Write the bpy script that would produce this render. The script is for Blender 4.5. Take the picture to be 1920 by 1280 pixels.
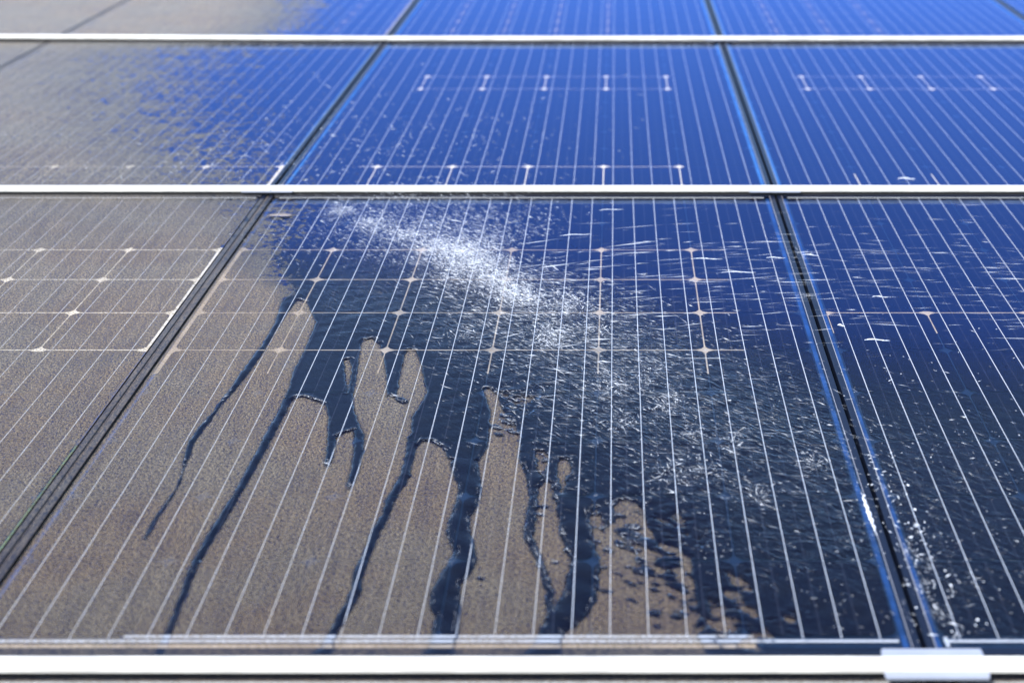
import bpy, math, random
import numpy as np
from mathutils import Matrix, Vector

for o in list(bpy.data.objects):
    bpy.data.objects.remove(o)
sc = bpy.context.scene
random.seed(7)
rng = np.random.default_rng(11)
R = math.radians

# ------------------------------------------------------------------ array frame, camera, sky, sun
TILT = 11.0                                   # slope of the panel array; it rises away from the camera
M_ARR = Matrix.Rotation(R(TILT), 4, 'X')      # array coordinates: X along the rails, Y up the slope, Z out of the glass
HINGE = 1.6432
M_UP = Matrix.Translation((0, HINGE, 0)) @ Matrix.Rotation(-(0.3756636 - 0.3613607), 4, 'X') @ Matrix.Translation((0, -HINGE, 0))

def row_matrix(row):                          # the upper rows lie a little flatter than the front row
    return M_ARR @ (M_UP if row >= 1 else Matrix.Identity(4))

cam_d = bpy.data.cameras.new('camera')
cam = bpy.data.objects.new('camera', cam_d)
sc.collection.objects.link(cam)
cam_d.sensor_width = 36.0
cam_d.lens = 2988.3 / 1920 * 36
cam_d.shift_x = -(1155 - 960) / 1920
cam_d.clip_end = 500
cam_d.clip_start = 0.02
cam.matrix_world = M_ARR @ Matrix.Translation((0, -1.40837, 0.87745)) @ Matrix.Rotation(R(90 - 21.5239), 4, 'X')
cam_d.dof.use_dof = True
cam_d.dof.focus_distance = 2.34
cam_d.dof.aperture_fstop = 4.0
sc.camera = cam

SUN_EL, SUN_AZ = 46.0, 214.0                  # azimuth clockwise from +Y: behind the camera, to its left
sv = Vector((math.sin(R(SUN_AZ)) * math.cos(R(SUN_EL)), math.cos(R(SUN_AZ)) * math.cos(R(SUN_EL)), math.sin(R(SUN_EL))))
world = bpy.data.worlds.new('World')
sc.world = world
world.use_nodes = True
wn = world.node_tree.nodes
sky = wn.new('ShaderNodeTexSky')
sky.sky_type = 'NISHITA'
sky.sun_disc = False
sky.sun_elevation = R(SUN_EL)
sky.sun_rotation = R(SUN_AZ)
sky.ozone_density = 5.5
sky.air_density = 1.0
sky.dust_density = 1.0
bg = wn['Background']
bg.inputs['Strength'].default_value = 0.15
world.node_tree.links.new(sky.outputs[0], bg.inputs['Color'])
sun_d = bpy.data.lights.new('sun', 'SUN')
sun_d.energy = 3.2
sun_d.angle = R(0.53)
sun_d.color = (1.0, 0.955, 0.89)
sun = bpy.data.objects.new('sun', sun_d)
sc.collection.objects.link(sun)
sun.rotation_euler = (-sv).to_track_quat('-Z', 'Y').to_euler()
sc.view_settings.view_transform = 'Standard'
sc.view_settings.look = 'None'
sc.view_settings.gamma = 1.0
sc.view_settings.exposure = 1.42
sc.cycles.max_bounces = 5
sc.cycles.diffuse_bounces = 2
sc.cycles.glossy_bounces = 3
sc.cycles.transparent_max_bounces = 24
sc.cycles.caustics_reflective = False
sc.cycles.use_denoising = True
sc.cycles.sample_clamp_indirect = 4.0

# ------------------------------------------------------------------ traced shapes of the water, in metres on the array plane
WET = [(-.5258,1.0418),(-.5358,.9862),(-.5314,.9423),(-.527,.8905),(-.5284,.8056),(-.5349,.7178),(-.5391,.634),(-.5427,.5699),(-.5511,.5007),(-.5534,.4676),(-.5487,.4245),(-.5397,.3755),(-.5351,.3315),(-.5382,.2893),(-.5411,.2435),(-.5397,.2047),(-.5362,.1984),(-.5365,.2175),(-.5359,.2567),(-.5336,.3032),(-.5335,.3459),(-.5398,.3997),(-.5413,.4245),(-.5439,.4515),(-.5435,.4841),(-.5409,.5227),(-.5375,.5789),(-.5308,.6303),(-.5238,.7018),(-.5212,.763),(-.5202,.8164),(-.5189,.879),(-.5165,.9303),(-.5138,.9739),(-.512,.9961),(-.4948,.9862),(-.4823,.9495),(-.4644,.8951),(-.4629,.8496),(-.4619,.7948),(-.4617,.7423),(-.463,.7078),(-.4601,.6684),(-.4573,.634),(-.4571,.6025),(-.4561,.5348),(-.4581,.4924),(-.4596,.4136),(-.4621,.313),(-.468,.2265),(-.4709,.1386),(-.4663,.0813),(-.4628,.0304),(-.4629,.0097),(-.4612,-.0176),(-.4608,-.0432),(-.4518,-.0432),(-.456,-.0147),(-.4564,.0097),(-.458,.0485),(-.4602,.0958),(-.462,.1434),(-.4586,.2047),(-.4535,.3032),(-.4487,.4198),(-.4472,.4725),(-.4459,.5262),(-.4444,.5933),(-.4406,.6043),(-.4284,.6061),(-.4129,.5933),(-.3962,.5807),(-.3863,.5435),(-.3777,.4924),(-.3715,.4435),(-.3663,.3966),(-.3605,.386),(-.3582,.4167),(-.3645,.4758),(-.353,.4907),(-.3439,.4957),(-.3337,.4198),(-.3304,.377),(-.3299,.3401),(-.3251,.3258),(-.321,.3416),(-.3208,.3966),(-.3225,.4355),(-.3296,.4841),(-.3451,.5313),(-.3581,.5789),(-.3637,.6154),(-.3672,.6626),(-.3739,.732),(-.3803,.8013),(-.3792,.8208),(-.367,.8252),(-.3527,.8034),(-.3455,.7735),(-.3346,.728),(-.3223,.653),(-.3162,.608),(-.3033,.6043),(-.3041,.6397),(-.3079,.6821),(-.3084,.7219),(-.3114,.7589),(-.3069,.7799),(-.2956,.7778),(-.2814,.7219),(-.2741,.6781),(-.2644,.6378),(-.2625,.6209),(-.2673,.5789),(-.2728,.54),(-.2713,.5091),(-.2675,.489),(-.2715,.4758),(-.2676,.4276),(-.267,.374),(-.2702,.3372),(-.276,.2976),(-.2751,.2634),(-.2821,.2239),(-.2838,.165),(-.2885,.1257),(-.2849,.0947),(-.2882,.0539),(-.2941,.0117),(-.2978,-.0216),(-.3063,-.0432),(-.285,-.0432),(-.2881,-.0117),(-.2848,.0117),(-.277,.0539),(-.2734,.0868),(-.2768,.1095),(-.2748,.1565),(-.2729,.2022),(-.2676,.2541),(-.2626,.313),(-.2568,.3445),(-.2545,.3636),(-.2559,.4089),(-.2552,.4435),(-.2505,.4628),(-.2416,.4628),(-.2224,.4435),(-.216,.4276),(-.2124,.412),(-.2086,.4074),(-.2052,.3785),(-.1967,.3518),(-.1918,.3344),(-.1914,.3088),(-.1917,.2852),(-.196,.2448),(-.1953,.2187),(-.1898,.1934),(-.1819,.1735),(-.1876,.141),(-.1944,.1095),(-.1987,.0802),(-.197,.0539),(-.1879,.0315),(-.189,.0056),(-.188,-.0186),(-.1944,-.0432),(-.1609,-.0432),(-.1648,-.0186),(-.1616,.0056),(-.1653,.0582),(-.1684,.0981),(-.1603,.1176),(-.1549,.1445),(-.1578,.1735),(-.167,.2111),(-.1719,.2541),(-.1657,.2769),(-.1628,.313),(-.1655,.3474),(-.1715,.3815),(-.1734,.4043),(-.1668,.4324),(-.1651,.4644),(-.1676,.5176),(-.1701,.561),(-.1786,.6061),(-.1848,.6303),(-.178,.6378),(-.1628,.6117),(-.1528,.561),(-.137,.5262),(-.1254,.4841),(-.125,.4644),(-.1234,.412),(-.1126,.374),(-.1064,.3301),(-.1036,.299),(-.1049,.2634),(-.1078,.2239),(-.1035,.2022),(-.0946,.1686),(-.0854,.1374),(-.078,.1026),(-.0736,.0647),(-.0734,.0325),(-.0808,-.0016),(-.0852,-.0216),(-.0932,-.0432),(-.0543,-.0432),(-.0567,-.0186),(-.0531,.0035),(-.0397,.0158),(-.0269,.0474),(-.0189,.0868),(-.0164,.1292),(-.0184,.1565),(-.0267,.1984),(-.03,.2501),(-.0247,.2769),(-.0208,.2675),(-.0123,.2278),(-.0019,.2435),(-.0032,.281),(.0096,.2976),(.023,.2934),(.0351,.2607),(.0376,.2278),(.0461,.1959),(.068,.1797),(.0832,.1553),(.0826,.1152),(.0846,.0813),(.0861,.041),(.0812,.0086),(.0914,-.0275),(.0931,-.0451),(.7689,-.0451),(1.2579,1.0418)]
HOLES1 = [(-.0864,.3474),(-.0797,.343),(-.0758,.3088),(-.0678,.2634),(-.063,.2111),(-.057,.1735),(-.0498,.1493),(-.0534,.1095),(-.0597,.0724),(-.0639,.0453),(-.0667,.0757),(-.0707,.1061),(-.0797,.141),(-.087,.1735),(-.0948,.2111),(-.0944,.2408),(-.095,.2675),(-.0923,.2907),(-.094,.3272)]
HOLES2 = [(-.1042,.4339),(-.0932,.4308),(-.0866,.4198),(-.0861,.389),(-.089,.3636),(-.0957,.3815)]
HOLES3 = [(-.0715,.412),(-.0626,.4074),(-.0559,.3845),(-.0612,.3591),(-.0644,.3158),(-.0688,.3116),(-.0693,.3445),(-.0725,.3815)]
HOLES4 = [(-.3961,.7402),(-.3889,.7443),(-.3808,.7118),(-.3755,.6626),(-.3724,.6191),(-.3815,.6626)]
RIV_A = [(-.5258,1.0418),(-.5358,.9862),(-.5314,.9423),(-.527,.8905),(-.5284,.8056),(-.5349,.7178),(-.5391,.634),(-.5427,.5699),(-.5511,.5007),(-.5534,.4676),(-.5487,.4245),(-.5397,.3755),(-.5351,.3315),(-.5382,.2893),(-.5411,.2435),(-.5397,.2047),(-.5362,.1984),(-.5365,.2175),(-.5359,.2567),(-.5336,.3032),(-.5335,.3459),(-.5398,.3997),(-.5413,.4245),(-.5439,.4515),(-.5435,.4841),(-.5409,.5227),(-.5375,.5789),(-.5308,.6303),(-.5238,.7018),(-.5212,.763),(-.5202,.8164),(-.5189,.879),(-.5165,.9303),(-.5138,.9739)]
RIV_B = [(-.4573,.634),(-.4571,.6025),(-.4561,.5348),(-.4581,.4924),(-.4596,.4136),(-.4621,.313),(-.468,.2265),(-.4709,.1386),(-.4663,.0813),(-.4628,.0304),(-.4629,.0097),(-.4612,-.0176),(-.4608,-.0432),(-.4518,-.0432),(-.456,-.0147),(-.4564,.0097),(-.458,.0485),(-.4602,.0958),(-.462,.1434),(-.4586,.2047),(-.4535,.3032),(-.4487,.4198),(-.4472,.4725),(-.4459,.5262),(-.4444,.5933)]
RIV_D = [(-.2715,.4758),(-.2676,.4276),(-.267,.374),(-.2702,.3372),(-.276,.2976),(-.2751,.2634),(-.2821,.2239),(-.2838,.165),(-.2885,.1257),(-.2849,.0947),(-.2882,.0539),(-.2941,.0117),(-.2978,-.0216),(-.3063,-.0432),(-.285,-.0432),(-.2881,-.0117),(-.2848,.0117),(-.277,.0539),(-.2734,.0868),(-.2768,.1095),(-.2748,.1565),(-.2729,.2022),(-.2676,.2541),(-.2626,.313),(-.2568,.3445),(-.2545,.3636),(-.2559,.4089),(-.2552,.4435)]
RIV_E = [(-.2086,.4074),(-.2052,.3785),(-.1967,.3518),(-.1918,.3344),(-.1914,.3088),(-.1917,.2852),(-.196,.2448),(-.1953,.2187),(-.1898,.1934),(-.1819,.1735),(-.1876,.141),(-.1944,.1095),(-.1987,.0802),(-.197,.0539),(-.1879,.0315),(-.189,.0056),(-.188,-.0186),(-.1944,-.0432),(-.1609,-.0432),(-.1648,-.0186),(-.1616,.0056),(-.1653,.0582),(-.1684,.0981),(-.1603,.1176),(-.1549,.1445),(-.1578,.1735),(-.167,.2111),(-.1719,.2541),(-.1657,.2769),(-.1628,.313),(-.1655,.3474),(-.1715,.3815),(-.1734,.4043)]
RIV_F = [(-.125,.4644),(-.1234,.412),(-.1126,.374),(-.1064,.3301),(-.1036,.299),(-.1049,.2634),(-.1078,.2239),(-.1035,.2022),(-.0946,.1686),(-.0854,.1374),(-.078,.1026),(-.0736,.0647),(-.0734,.0325),(-.0655,.0431),(-.0667,.0757),(-.0707,.1061),(-.0797,.141),(-.087,.1735),(-.0948,.2111),(-.095,.2408),(-.095,.2675),(-.0923,.2907),(-.094,.3272),(-.0911,.3518)]
RIV_G = [(-.0639,.0453),(-.0808,-.0016),(-.0852,-.0216),(-.0932,-.0432),(-.0543,-.0432),(-.0567,-.0186),(-.0531,.0035),(-.0397,.0158),(-.0269,.0474),(-.0189,.0868),(-.0164,.1292),(-.0184,.1565),(-.0267,.1984),(-.03,.2501),(-.0247,.2769),(-.0457,.3445),(-.08,.3518),(-.0758,.3088),(-.0678,.2634),(-.063,.2111),(-.057,.1735),(-.0498,.1493),(-.0534,.1095),(-.0597,.0724)]
FUZZ = [(-.5258,1.0418),(-.6079,1.2498),(-.6331,1.4738),(-.7885,1.7389),(-.9958,2.1676),(-1.1596,2.6484),(-1.2474,3.0947),(-1.0658,3.3087),(-.9923,3.5918),(-1.0616,4.0816),(-1.2349,4.8944)]
SPOTS = [(.0096,.2172,.0103,.0095),(.0269,.1268,.0075,.0095),(.0283,.1526,.0068,.0061),(-.0087,.175,.0052,.0054),(-.02,.1938,.0037,.0038),(.0165,.066,.0042,.0055),(-.0112,.0864,.0052,.0045),(.011,.1073,.0031,.0035),(.0178,.0978,.0035,.0038),(.042,.0997,.0039,.0038),(.0417,.0864,.0042,.0041),(.0596,.0752,.0038,.0041),(.069,.0959,.007,.0061),(.055,.1446,.0119,.0121),(.0629,.0328,.0064,.005),(.0428,.0136,.0044,.0042),(.0406,.0389,.0045,.0057),(.0678,.054,.0019,.0025),(-.0207,.2613,.0046,.005),(.0035,.2568,.0084,.0063),(.0201,.2302,.0093,.007),(.0266,.1035,.0019,.0027),(.0628,.1131,.0027,.0027),(.0812,.066,.0049,.0037),(.0805,.0496,.0038,.0072),(.0724,.0371,.0037,.0036),(.0132,.1366,.0024,.0028),(.0405,.1209,.0039,.0047),(.0703,.1566,.0044,.0049),(.0678,.1426,.0052,.0072),(.1212,.0371,.0094,.0071),(.1327,.016,.0111,.0049),(.1411,.0056,.0074,.0048),(.1305,.0902,.0058,.0038),(.1193,.066,.0065,.0029),(.1465,.0265,.0056,.0035),(.0156,.1959,.0061,.0051),(.0517,.1709,.006,.0049),(-.294,.5951,.008,.011),(-.1584,.5074,.007,.0085),(-.1533,.4841,.0056,.0066),(-.0868,.281,.0076,.0041),(-.0897,.2607,.0038,.004),(-.1476,.1118,.0035,.0035),(-.0669,.1469,.003,.0036)]
PATCHES = [(.1107,.0242,.0133,.0147),(.1369,.04,.0112,.0107),(.145,.0035,.0142,.0103),(.1278,.1118,.0081,.0233),(.1375,.0857,.0057,.009),(.1601,.0506,.0124,.0086),(.135,.1315,.0047,.0094),(.0988,.0086,.0055,.0208),(.1927,.04,.0078,.0085),(.1844,.0138,.0077,.0083),(.0768,.0724,.0068,.0223)]
BURSTS = [(-.2471,1.1856,3.2),(-.226,1.149,3),(-.2732,1.2203,2.2),(-.1736,1.0341,2.4),(-.1545,1.0037,1.8),(-.283,1.0864,1.2),(-.1986,1.0811,2),(-.1319,.9788,1.2),(-.0764,.9739,1.4),(-.096,.8164,1.4),(-.1094,.8496,1),(-.0366,.8563,1.2),(-.2256,.834,.9),(-.0189,.6684,1.1),(-.0037,.6247,.8),(.0461,.7118,.8),(.0071,.5176,1),(.0613,.561,.8),(.0627,.3665,1),(.1027,.374,1),(.2444,.3966,.6),(.1702,.3088,.8),(.101,.4841,.7),(.0767,.5933,.7),(.1482,.4595,.6),(.0339,.6626,.6),(.3422,.141,.35),(.3281,.0947,.3),(.3324,.04,.3),(.3267,.1711,.2),(.3852,.1061,.2),(.3195,1.2203,.5),(-.5176,1.4738,1.4),(-.4454,1.3901,1.8),(-.3788,1.3261,2),(-.318,1.2498,2.2)]
DROPS = [(.1567,1.2057,.0553,1),(.2069,1.1352,.0576,1),(.277,1.2115,.0332,1),(.3387,1.2261,.0278,1),(.3932,.823,.0385,1.4),(.3466,.8836,.0115,2),(.4266,1.0137,.0259,1),(.4258,.9812,.0077,1.4),(.413,.9256,.02,.8),(.5892,1.7178,.0368,1.8),(.3681,1.1297,.0045,1.2),(.5695,1.3999,.0118,1.2),(-.0091,1.4981,.0466,.9),(-.0723,1.3419,.0578,.9),(-.1044,1.2951,.038,.8),(-.1435,1.2203,.037,1),(.1747,1.2799,.0472,.8),(.1073,1.0037,.0515,.8),(.2549,1.0213,.0518,.8),(.3103,1.1352,.036,.8),(.4488,.797,.0159,.8),(.3928,1.0811,.0177,.6),(.2329,1.0163,.0207,.7),(.4182,1.4065,.0492,.5)]
WET_ALL = WET[:-1] + [(2.9, -.0451), (2.9, 4.9)] + FUZZ[:0:-1]

def seg_sdf(P, poly):
    """signed distance of points P (n,2) to a closed polygon, negative inside"""
    a = np.array(poly, float); b = np.roll(a, -1, 0)
    out = np.empty(len(P))
    for s in range(0, len(P), 20000):
        p = P[s:s + 20000]
        d2 = np.full(len(p), 1e9); ins = np.zeros(len(p), bool)
        for (ax, ay), (bx, by) in zip(a, b):
            ex, ey = bx - ax, by - ay
            wx, wy = p[:, 0] - ax, p[:, 1] - ay
            t = np.clip((wx * ex + wy * ey) / (ex * ex + ey * ey + 1e-12), 0, 1)
            d2 = np.minimum(d2, (wx - ex * t) ** 2 + (wy - ey * t) ** 2)
            c = (ay > p[:, 1]) != (by > p[:, 1])
            if abs(ey) > 1e-12:
                ins ^= c & (p[:, 0] < ax + ex * (p[:, 1] - ay) / ey)
        out[s:s + 20000] = np.sqrt(d2) * np.where(ins, -1, 1)
    return out

_LAT = rng.random((256, 256))
def vnoise(P, fx, fy, rot=0., seed=0):
    c, s_ = math.cos(rot), math.sin(rot)
    x = (P[:, 0] * c + P[:, 1] * s_) * fx + 37.3 * (seed + 1); y = (-P[:, 0] * s_ + P[:, 1] * c) * fy + 91.7 * (seed + 1)
    xi, yi = np.floor(x).astype(int), np.floor(y).astype(int)
    u, w = x - xi, y - yi
    u, w = u * u * (3 - 2 * u), w * w * (3 - 2 * w)
    g = lambda a, b: _LAT[a & 255, b & 255]
    return (g(xi, yi) * (1 - u) + g(xi + 1, yi) * u) * (1 - w) + (g(xi, yi + 1) * (1 - u) + g(xi + 1, yi + 1) * u) * w

def inside(P, poly):
    return seg_sdf(P, poly) < 0.0012

def wet_sdf(P):
    rough = np.interp(P[:, 0], [-.17, -.05], [.35, 1.]) * np.interp(P[:, 1], [.0, .75, .9], [1., 1., .5])
    P = P + ((np.stack([vnoise(P, 130, 90, 0, 1), vnoise(P, 130, 90, 0, 2)], 1) - .5) * .0052
             + (np.stack([vnoise(P, 340, 240, 0, 3), vnoise(P, 340, 240, 0, 4)], 1) - .5) * .0030) * rough[:, None]
    d = seg_sdf(P, WET_ALL)
    near = (P[:, 0] > -.75) & (P[:, 0] < .4) & (P[:, 1] < 1.0)
    q = P[near]
    if len(q):
        dn = d[near]
        for hh in (HOLES1, HOLES2, HOLES3, HOLES4):
            dn = np.maximum(dn, -seg_sdf(q, hh))
        # dust left standing in torn patches at the lower right, and along the island tops
        torn = .62 * vnoise(q, 46, 105, -.75, 5) + .38 * vnoise(q, 120, 260, -.75, 6)
        for (cx, cy, rx, ry, th) in ((.125, .015, .085, .055, .46), (.125, .095, .030, .045, .55), (.055, .225, .055, .075, .56), (-.135, .60, .03, .07, .5)):
            e = 1 - np.hypot((q[:, 0] - cx) / rx, (q[:, 1] - cy) / ry)
            dn = np.maximum(dn, np.where(e > 0, (torn - th - .30 * (1 - np.minimum(e * 1.6, 1))) * .025, -1))
        for (cx, cy, rx, ry, th) in ((.03, .20, .07, .11, .57), (.065, .10, .05, .10, .66), (-.140, .55, .035, .09, .60), (-.09, .40, .03, .06, .62)):
            e = 1 - np.hypot((q[:, 0] - cx) / rx, (q[:, 1] - cy) / ry)
            dn = np.minimum(dn, np.where(e > 0, -(torn - th - .30 * (1 - np.minimum(e * 1.6, 1))) * .025, 1))
        for i, (x, y, rx, ry) in enumerate(SPOTS):
            dx, dy = q[:, 0] - x, q[:, 1] - y
            e = np.hypot((dx + .45 * dy) / rx, dy / ry) - 1   # thrown drops: spots lean down and to the right
            dn = np.minimum(dn, e * min(rx, ry))
        d[near] = dn
    return d

def dust_level(P):
    d = wet_sdf(P)
    y = P[:, 1]
    w = np.interp(y, [0, .98, 1.12, 1.5, 1.7, 3.1, 3.4, 4.9], [.0034, .0034, .10, .26, .45, .85, .34, .30])
    cap = np.interp(y, [0, .9, 1.3, 1.62, 2.2, 3.2, 3.4], [2, 2, 1.2, 1.02, 1.08, 1.15, 2])
    return np.clip(np.minimum(.5 + d / w, cap), -1.0, 2.0)

def ripple(P):
    a, b = np.array((-.247, 1.186)), np.array((.24, .25))
    t = np.clip(((P - a) @ (b - a)) / ((b - a) @ (b - a)), 0, 1)
    d = np.linalg.norm(P - (a + t[:, None] * (b - a)), axis=1)
    e = np.exp(-((P[:, 0] + .40) / .16) ** 2 - ((P[:, 1] - 1.0) / .16) ** 2)
    return np.clip(np.exp(-(d / .20) ** 2) + .55 * e + .16, 0, 1)

# ------------------------------------------------------------------ materials
def mat(name):
    m = bpy.data.materials.new(name)
    m.use_nodes = True
    m.node_tree.nodes.clear()
    n, l = m.node_tree.nodes, m.node_tree.links
    out = n.new('ShaderNodeOutputMaterial')
    return m, n, l, out

def node(n, t, **kw):
    k = n.new(t)
    for a, v in kw.items():
        setattr(k, a, v)
    return k

def val(l, n, op, a, b=None, c=None, clamp=False):
    k = n.new('ShaderNodeMath'); k.operation = op; k.use_clamp = clamp
    for i, v in enumerate((a, b, c)):
        if v is None: continue
        if isinstance(v, (int, float)): k.inputs[i].default_value = v
        else: l.new(v, k.inputs[i])
    return k.outputs[0]

def noise(l, n, vec, scale, detail=2.0, rough=.5, off=None):
    k = n.new('ShaderNodeTexNoise')
    k.inputs['Scale'].default_value = scale
    k.inputs['Detail'].default_value = detail
    k.inputs['Roughness'].default_value = rough
    if off: k.inputs['Distortion'].default_value = off
    if vec is not None: l.new(vec, k.inputs['Vector'])
    return k.outputs['Fac']

def ramp(l, n, fac, a, b, lo=0., hi=1.):
    k = n.new('ShaderNodeMapRange'); k.interpolation_type = 'SMOOTHSTEP'
    l.new(fac, k.inputs[0])
    for i, v in enumerate((a, b, lo, hi)): k.inputs[i + 1].default_value = v
    return k.outputs[0]

def mixcol(l, n, fac, a, b):
    k = n.new('ShaderNodeMix'); k.data_type = 'RGBA'
    if isinstance(fac, float): k.inputs[0].default_value = fac
    else: l.new(fac, k.inputs[0])
    for i, v in ((6, a), (7, b)):
        if isinstance(v, tuple): k.inputs[i].default_value = v + (1,)
        else: l.new(v, k.inputs[i])
    return k.outputs[2]

def attr(n, name):
    k = n.new('ShaderNodeAttribute'); k.attribute_name = name
    return k.outputs['Fac']

def array_pos(n, l):
    """position in array coordinates (undo the slope) so that patterns run on across panels"""
    g = n.new('ShaderNodeNewGeometry')
    r = n.new('ShaderNodeVectorRotate'); r.rotation_type = 'X_AXIS'
    r.inputs['Angle'].default_value = -R(TILT)
    l.new(g.outputs['Position'], r.inputs['Vector'])
    return r.outputs[0]

def mapping(n, l, vec, rotz=0, scale=(1, 1, 1)):
    k = n.new('ShaderNodeMapping'); k.vector_type = 'TEXTURE'
    k.inputs['Rotation'].default_value = (0, 0, rotz)
    k.inputs['Scale'].default_value = scale
    l.new(vec, k.inputs['Vector'])
    return k.outputs[0]

def dust_nodes(n, l, alpha=.55):
    """returns (coverage, shader) of the dry dust film"""
    p = array_pos(n, l)
    lev = attr(n, 'dust')
    blotch = noise(l, n, p, 72, 4, .66)
    big = noise(l, n, p, 4.5, 4, .6)
    grain = noise(l, n, p, 270, 3, .7)
    fine = noise(l, n, p, 540, 2, .65)
    mid = noise(l, n, p, 17, 3, .6)
    rain = noise(l, n, mapping(n, l, p, .05, (.016, .22, 1)), 1, 3, .6)     # old rain tracks down the slope
    lp = val(l, n, 'ADD', lev, val(l, n, 'MULTIPLY', val(l, n, 'SUBTRACT', blotch, .5), 2.6))
    lp = val(l, n, 'MULTIPLY_ADD', val(l, n, 'SUBTRACT', mid, .5), .8, lp)
    cov = ramp(l, n, lp, .41, .59)
    pits = ramp(l, n, grain, .40, .56, .22, 1.0)
    thin = val(l, n, 'MULTIPLY_ADD', big, .36, alpha - .18)
    thin = val(l, n, 'MULTIPLY_ADD', val(l, n, 'SUBTRACT', mid, .5), .30, thin)
    thin = val(l, n, 'MULTIPLY_ADD', val(l, n, 'SUBTRACT', rain, .5), .45, thin)
    cov = val(l, n, 'MULTIPLY', val(l, n, 'MULTIPLY', cov, pits), thin, clamp=True)
    # a powder film hides more the flatter one looks along it: optical depth grows with the slant path
    g = n.new('ShaderNodeNewGeometry'); dt = n.new('ShaderNodeVectorMath'); dt.operation = 'DOT_PRODUCT'
    l.new(g.outputs['Incoming'], dt.inputs[0]); l.new(g.outputs['True Normal'], dt.inputs[1])
    slant = val(l, n, 'DIVIDE', .50, val(l, n, 'MAXIMUM', val(l, n, 'ABSOLUTE', dt.outputs['Value']), .08))
    cov = val(l, n, 'SUBTRACT', 1.0, val(l, n, 'POWER', val(l, n, 'SUBTRACT', 1.0, val(l, n, 'MINIMUM', cov, .97)), slant), clamp=True)
    c = mixcol(l, n, ramp(l, n, big, .38, .62), (.146, .093, .040), (.116, .088, .052))
    c = mixcol(l, n, ramp(l, n, fine, .40, .54), (.020, .015, .010), c)
    c = mixcol(l, n, ramp(l, n, fine, .58, .70), c, (.36, .29, .20))
    c = mixcol(l, n, ramp(l, n, lev, .55, 1.5), (.030, .023, .016), c)          # damp rim beside the water
    b = n.new('ShaderNodeBsdfPrincipled')
    l.new(c, b.inputs['Base Color'])
    b.inputs['Roughness'].default_value = 1.0
    b.inputs['Specular IOR Level'].default_value = 0.0
    b.inputs['Sheen Weight'].default_value = 0.4
    b.inputs['Sheen Roughness'].default_value = .55
    b.inputs['Sheen Tint'].default_value = (1, .95, .88, 1)
    bp = n.new('ShaderNodeBump'); bp.inputs['Distance'].default_value = .0012; bp.inputs['Strength'].default_value = .6
    l.new(grain, bp.inputs['Height']); l.new(bp.outputs[0], b.inputs['Normal'])
    return cov, b.outputs[0]

def mix(n, l, fac, a, b):
    k = n.new('ShaderNodeMixShader')
    if isinstance(fac, (int, float)): k.inputs[0].default_value = fac
    else: l.new(fac, k.inputs[0])
    l.new(a, k.inputs[1]); l.new(b, k.inputs[2])
    return k.outputs[0]

def make_glass():
    m, n, l, out = mat('module_glass')
    cov, dust = dust_nodes(n, l)
    tr = n.new('ShaderNodeBsdfTransparent')
    tr.inputs[0].default_value = (.93, .96, .97, 1)
    gl = n.new('ShaderNodeBsdfGlossy'); gl.inputs['Roughness'].default_value = .03
    gl.inputs['Color'].default_value = (.32, .49, 1.0, 1)      # blue-reflecting anti-glare coating of the module glass
    fr = n.new('ShaderNodeFresnel'); fr.inputs['IOR'].default_value = 1.5
    f = val(l, n, 'MULTIPLY', fr.outputs[0], val(l, n, 'SUBTRACT', 1.0, attr(n, 'wet')))
    f = val(l, n, 'MULTIPLY', f, val(l, n, 'SUBTRACT', 1.0, val(l, n, 'MULTIPLY', cov, 1.6), clamp=True))   # powder breaks up the mirror image
    clean = mix(n, l, f, tr.outputs[0], gl.outputs[0])
    l.new(mix(n, l, cov, clean, dust), out.inputs['Surface'])
    return m

def make_water():
    m, n, l, out = mat('running_water')
    p = array_pos(n, l)
    a1 = mapping(n, l, p, -.92, (.055, .0075, .02))        # long ripples along the flow
    a2 = mapping(n, l, p, -.12, (.075, .016, .02))         # cross wrinkles
    a3 = mapping(n, l, p, -.80, (.018, .0035, .01))
    h = val(l, n, 'MULTIPLY', noise(l, n, a1, 1, 2, .6, 1.2), .0042)
    h = val(l, n, 'MULTIPLY_ADD', noise(l, n, a2, 1, 2, .5, 1.6), .0036, h)
    h = val(l, n, 'MULTIPLY_ADD', noise(l, n, a3, 1, 2, .6), .0012, h)
    h = val(l, n, 'MULTIPLY', val(l, n, 'MULTIPLY', h, attr(n, 'ripple')), .42)
    bp = n.new('ShaderNodeBump'); bp.inputs['Distance'].default_value = 1.0; bp.inputs['Strength'].default_value = 1.0
    l.new(h, bp.inputs['Height'])
    tr = n.new('ShaderNodeBsdfTransparent'); tr.inputs[0].default_value = (.86, .88, .92, 1)
    gl = n.new('ShaderNodeBsdfGlossy'); gl.inputs['Roughness'].default_value = .02
    fr = n.new('ShaderNodeFresnel'); fr.inputs['IOR'].default_value = 1.33
    l.new(bp.outputs[0], gl.inputs['Normal']); l.new(bp.outputs[0], fr.inputs['Normal'])
    t2 = n.new('ShaderNodeBsdfTransparent')
    water = mix(n, l, fr.outputs[0], tr.outputs[0], gl.outputs[0])
    l.new(mix(n, l, attr(n, 'film'), t2.outputs[0], water), out.inputs['Surface'])
    return m

def film(P):
    """how fully the water stands on the glass: it thins out up the slope from the splash and on the right panel"""
    top = np.interp(P[:, 0], [-.66, -.25, .3, 1.3], [1.42, 1.38, .98, .80])
    t = np.clip((top - P[:, 1]) / .55, 0, 1)
    return t * t * (3 - 2 * t)

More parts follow.
